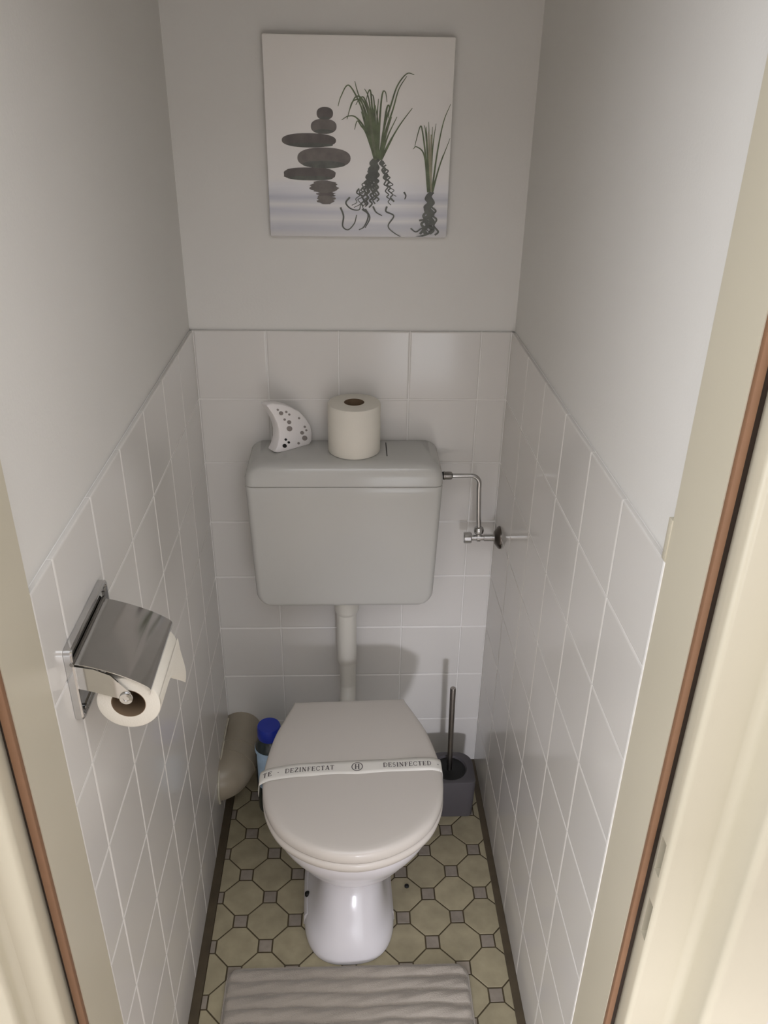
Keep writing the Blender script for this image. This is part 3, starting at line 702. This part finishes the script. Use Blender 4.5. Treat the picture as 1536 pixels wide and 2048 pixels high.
for y in (-.932, -.806):
    bm = bmesh.new()
    pf = [(.0096, 1.068), (.030, 1.064), (.048, 1.055), (.060, 1.039), (.068, 1.028), (.0685, 1.022), (.064, 1.017), (.043, 1.025), (.023, 1.032), (.0096, 1.036)]
    a = [bm.verts.new((x, y-.0008, z)) for x, z in pf]; b = [bm.verts.new((x, y+.0008, z)) for x, z in pf]
    bm.faces.new(a); bm.faces.new(b[::-1])
    for k in range(len(pf)): bm.faces.new((a[k], a[(k+1) % len(pf)], b[(k+1) % len(pf)], b[k]))
    bmo('side_arm', bm, 'chrome', ph, 30)
tube('spindle', [(.0625, -.9345, 1.0222), (.0625, -.804, 1.0222)], .0062, 'chrome', ph, 20)
lathe('spindle_end', [(.0035, -.9352), (.0075, -.9355), (.0080, -.9345), (.0080, -.933), (.0035, -.9327)], 'chrome', ph, (.0625, 0, 1.0222), 'Y', 24, 30, closed=True)
hr = paper_roll('hung_toilet_roll', 'partly used toilet roll hanging under the chrome cover with torn corner', (.0620, -.9275, 1.0090), .0378, .115, 'Y', .0195)
# loose sheet following the roll and hanging with a torn diagonal end
V, F = [], []
rows = 14; nc = 12
for i in range(nc+1):
    y = -.9275+.116*i/nc
    f = i/nc
    drop = .004 if f < .45 else .004+.068*((f-.45)/.55)**1.1
    for k in range(rows+1):
        t = k/rows
        if t < .5:
            a = R(14-14*t*2); V.append((.0620+.0384*math.cos(a), y, 1.0090+.0384*math.sin(a)))
        else:
            q = (t-.5)*2; V.append((.1004-.0010*q+.006*q*f*math.sin(3*q), y+.012*q*max(0, f-.6)*2, 1.0090-drop*q))
for i in range(nc):
    for k in range(rows): F.append((i*(rows+1)+k, i*(rows+1)+k+1, (i+1)*(rows+1)+k+1, (i+1)*(rows+1)+k))
pyd('loose_sheet', V, F, 'paper', hr, True)

# ------------------------------------------------------------------ bath mat
bmx0, bmx1, bmy0, bmy1 = .0655, .568, -.985, -.597
mt = thing('toilet_mat', 'ribbed beige chenille mat on the floor in front of the toilet', 'mat', ((bmx0+bmx1)/2, (bmy0+bmy1)/2, 0))
NX, NY = 110, 170; V, F = [], []
rn = random.Random(3); ph_ = [rn.uniform(0, 6.28) for _ in range(20)]
for j in range(NY+1):
    for i in range(NX+1):
        s, t = i/NX, j/NY
        x = bmx0+(bmx1-bmx0)*s; y = bmy1+(bmy0-bmy1)*t
        # rounded front corners
        dc = .030; ex = min(s, 1-s)*(bmx1-bmx0); ey = t*(bmy1-bmy0)
        if ey < dc and ex < dc:
            pull = (1-math.sqrt(max(0, 1-(1-ey/dc)**2)))*dc*.9
            x += pull*(1-ex/dc)*(1 if s < .5 else -1)
        wob = .0022*math.sin(x*24+ph_[int(t*13)])+.0012*math.sin(x*67+ph_[int(t*13)+3])
        u = ((t*(bmy1-bmy0)+wob)/.0292) % 1
        z = .0070+.0085*(max(0, math.sin(math.pi*u))**.55)+.0012*math.sin(x*19+t*23)+.0006*math.sin(x*83+t*140)
        ed = min(1, min(ex, ey, (1-t)*(bmy1-bmy0))/.010); z = .003+(z-.003)*math.sqrt(max(ed, 0))
        V.append((x, y, z))
for j in range(NY):
    for i in range(NX):
        a = j*(NX+1)+i; F.append((a, a+1, a+NX+2, a+NX+1))
# closed underside
rim = [i for i in range(NX+1)]+[j*(NX+1)+NX for j in range(1, NY+1)]+[NY*(NX+1)+i for i in range(NX-1, -1, -1)]+[j*(NX+1) for j in range(NY-1, 0, -1)]
b0 = len(V)
for r_ in rim: V.append((V[r_][0], V[r_][1], .0024))
L = len(rim)
for k in range(L): F.append((rim[k], rim[(k+1) % L], b0+(k+1) % L, b0+k))
F.append(tuple(b0+k for k in range(L)))
pyd('ribbed_pile', V, F, 'mat', mt, True)
edge = [(V[r_][0], V[r_][1], .0042) for r_ in rim[::3]]
tube('edge_binding', edge+[edge[0]], .0021, 'mat', mt, 6)

# ------------------------------------------------------------------ dropped screw cover
sc = lathe('screw_cover', [(.0052, .0004), (.0052, .0035), (.0035, .0055), (0, .006)], 'rubberb', None, (.4525, -.401, 0), 'Z', 14)
tag(sc, 'small black plastic screw cover lying on the floor right of the toilet', 'screw cover')
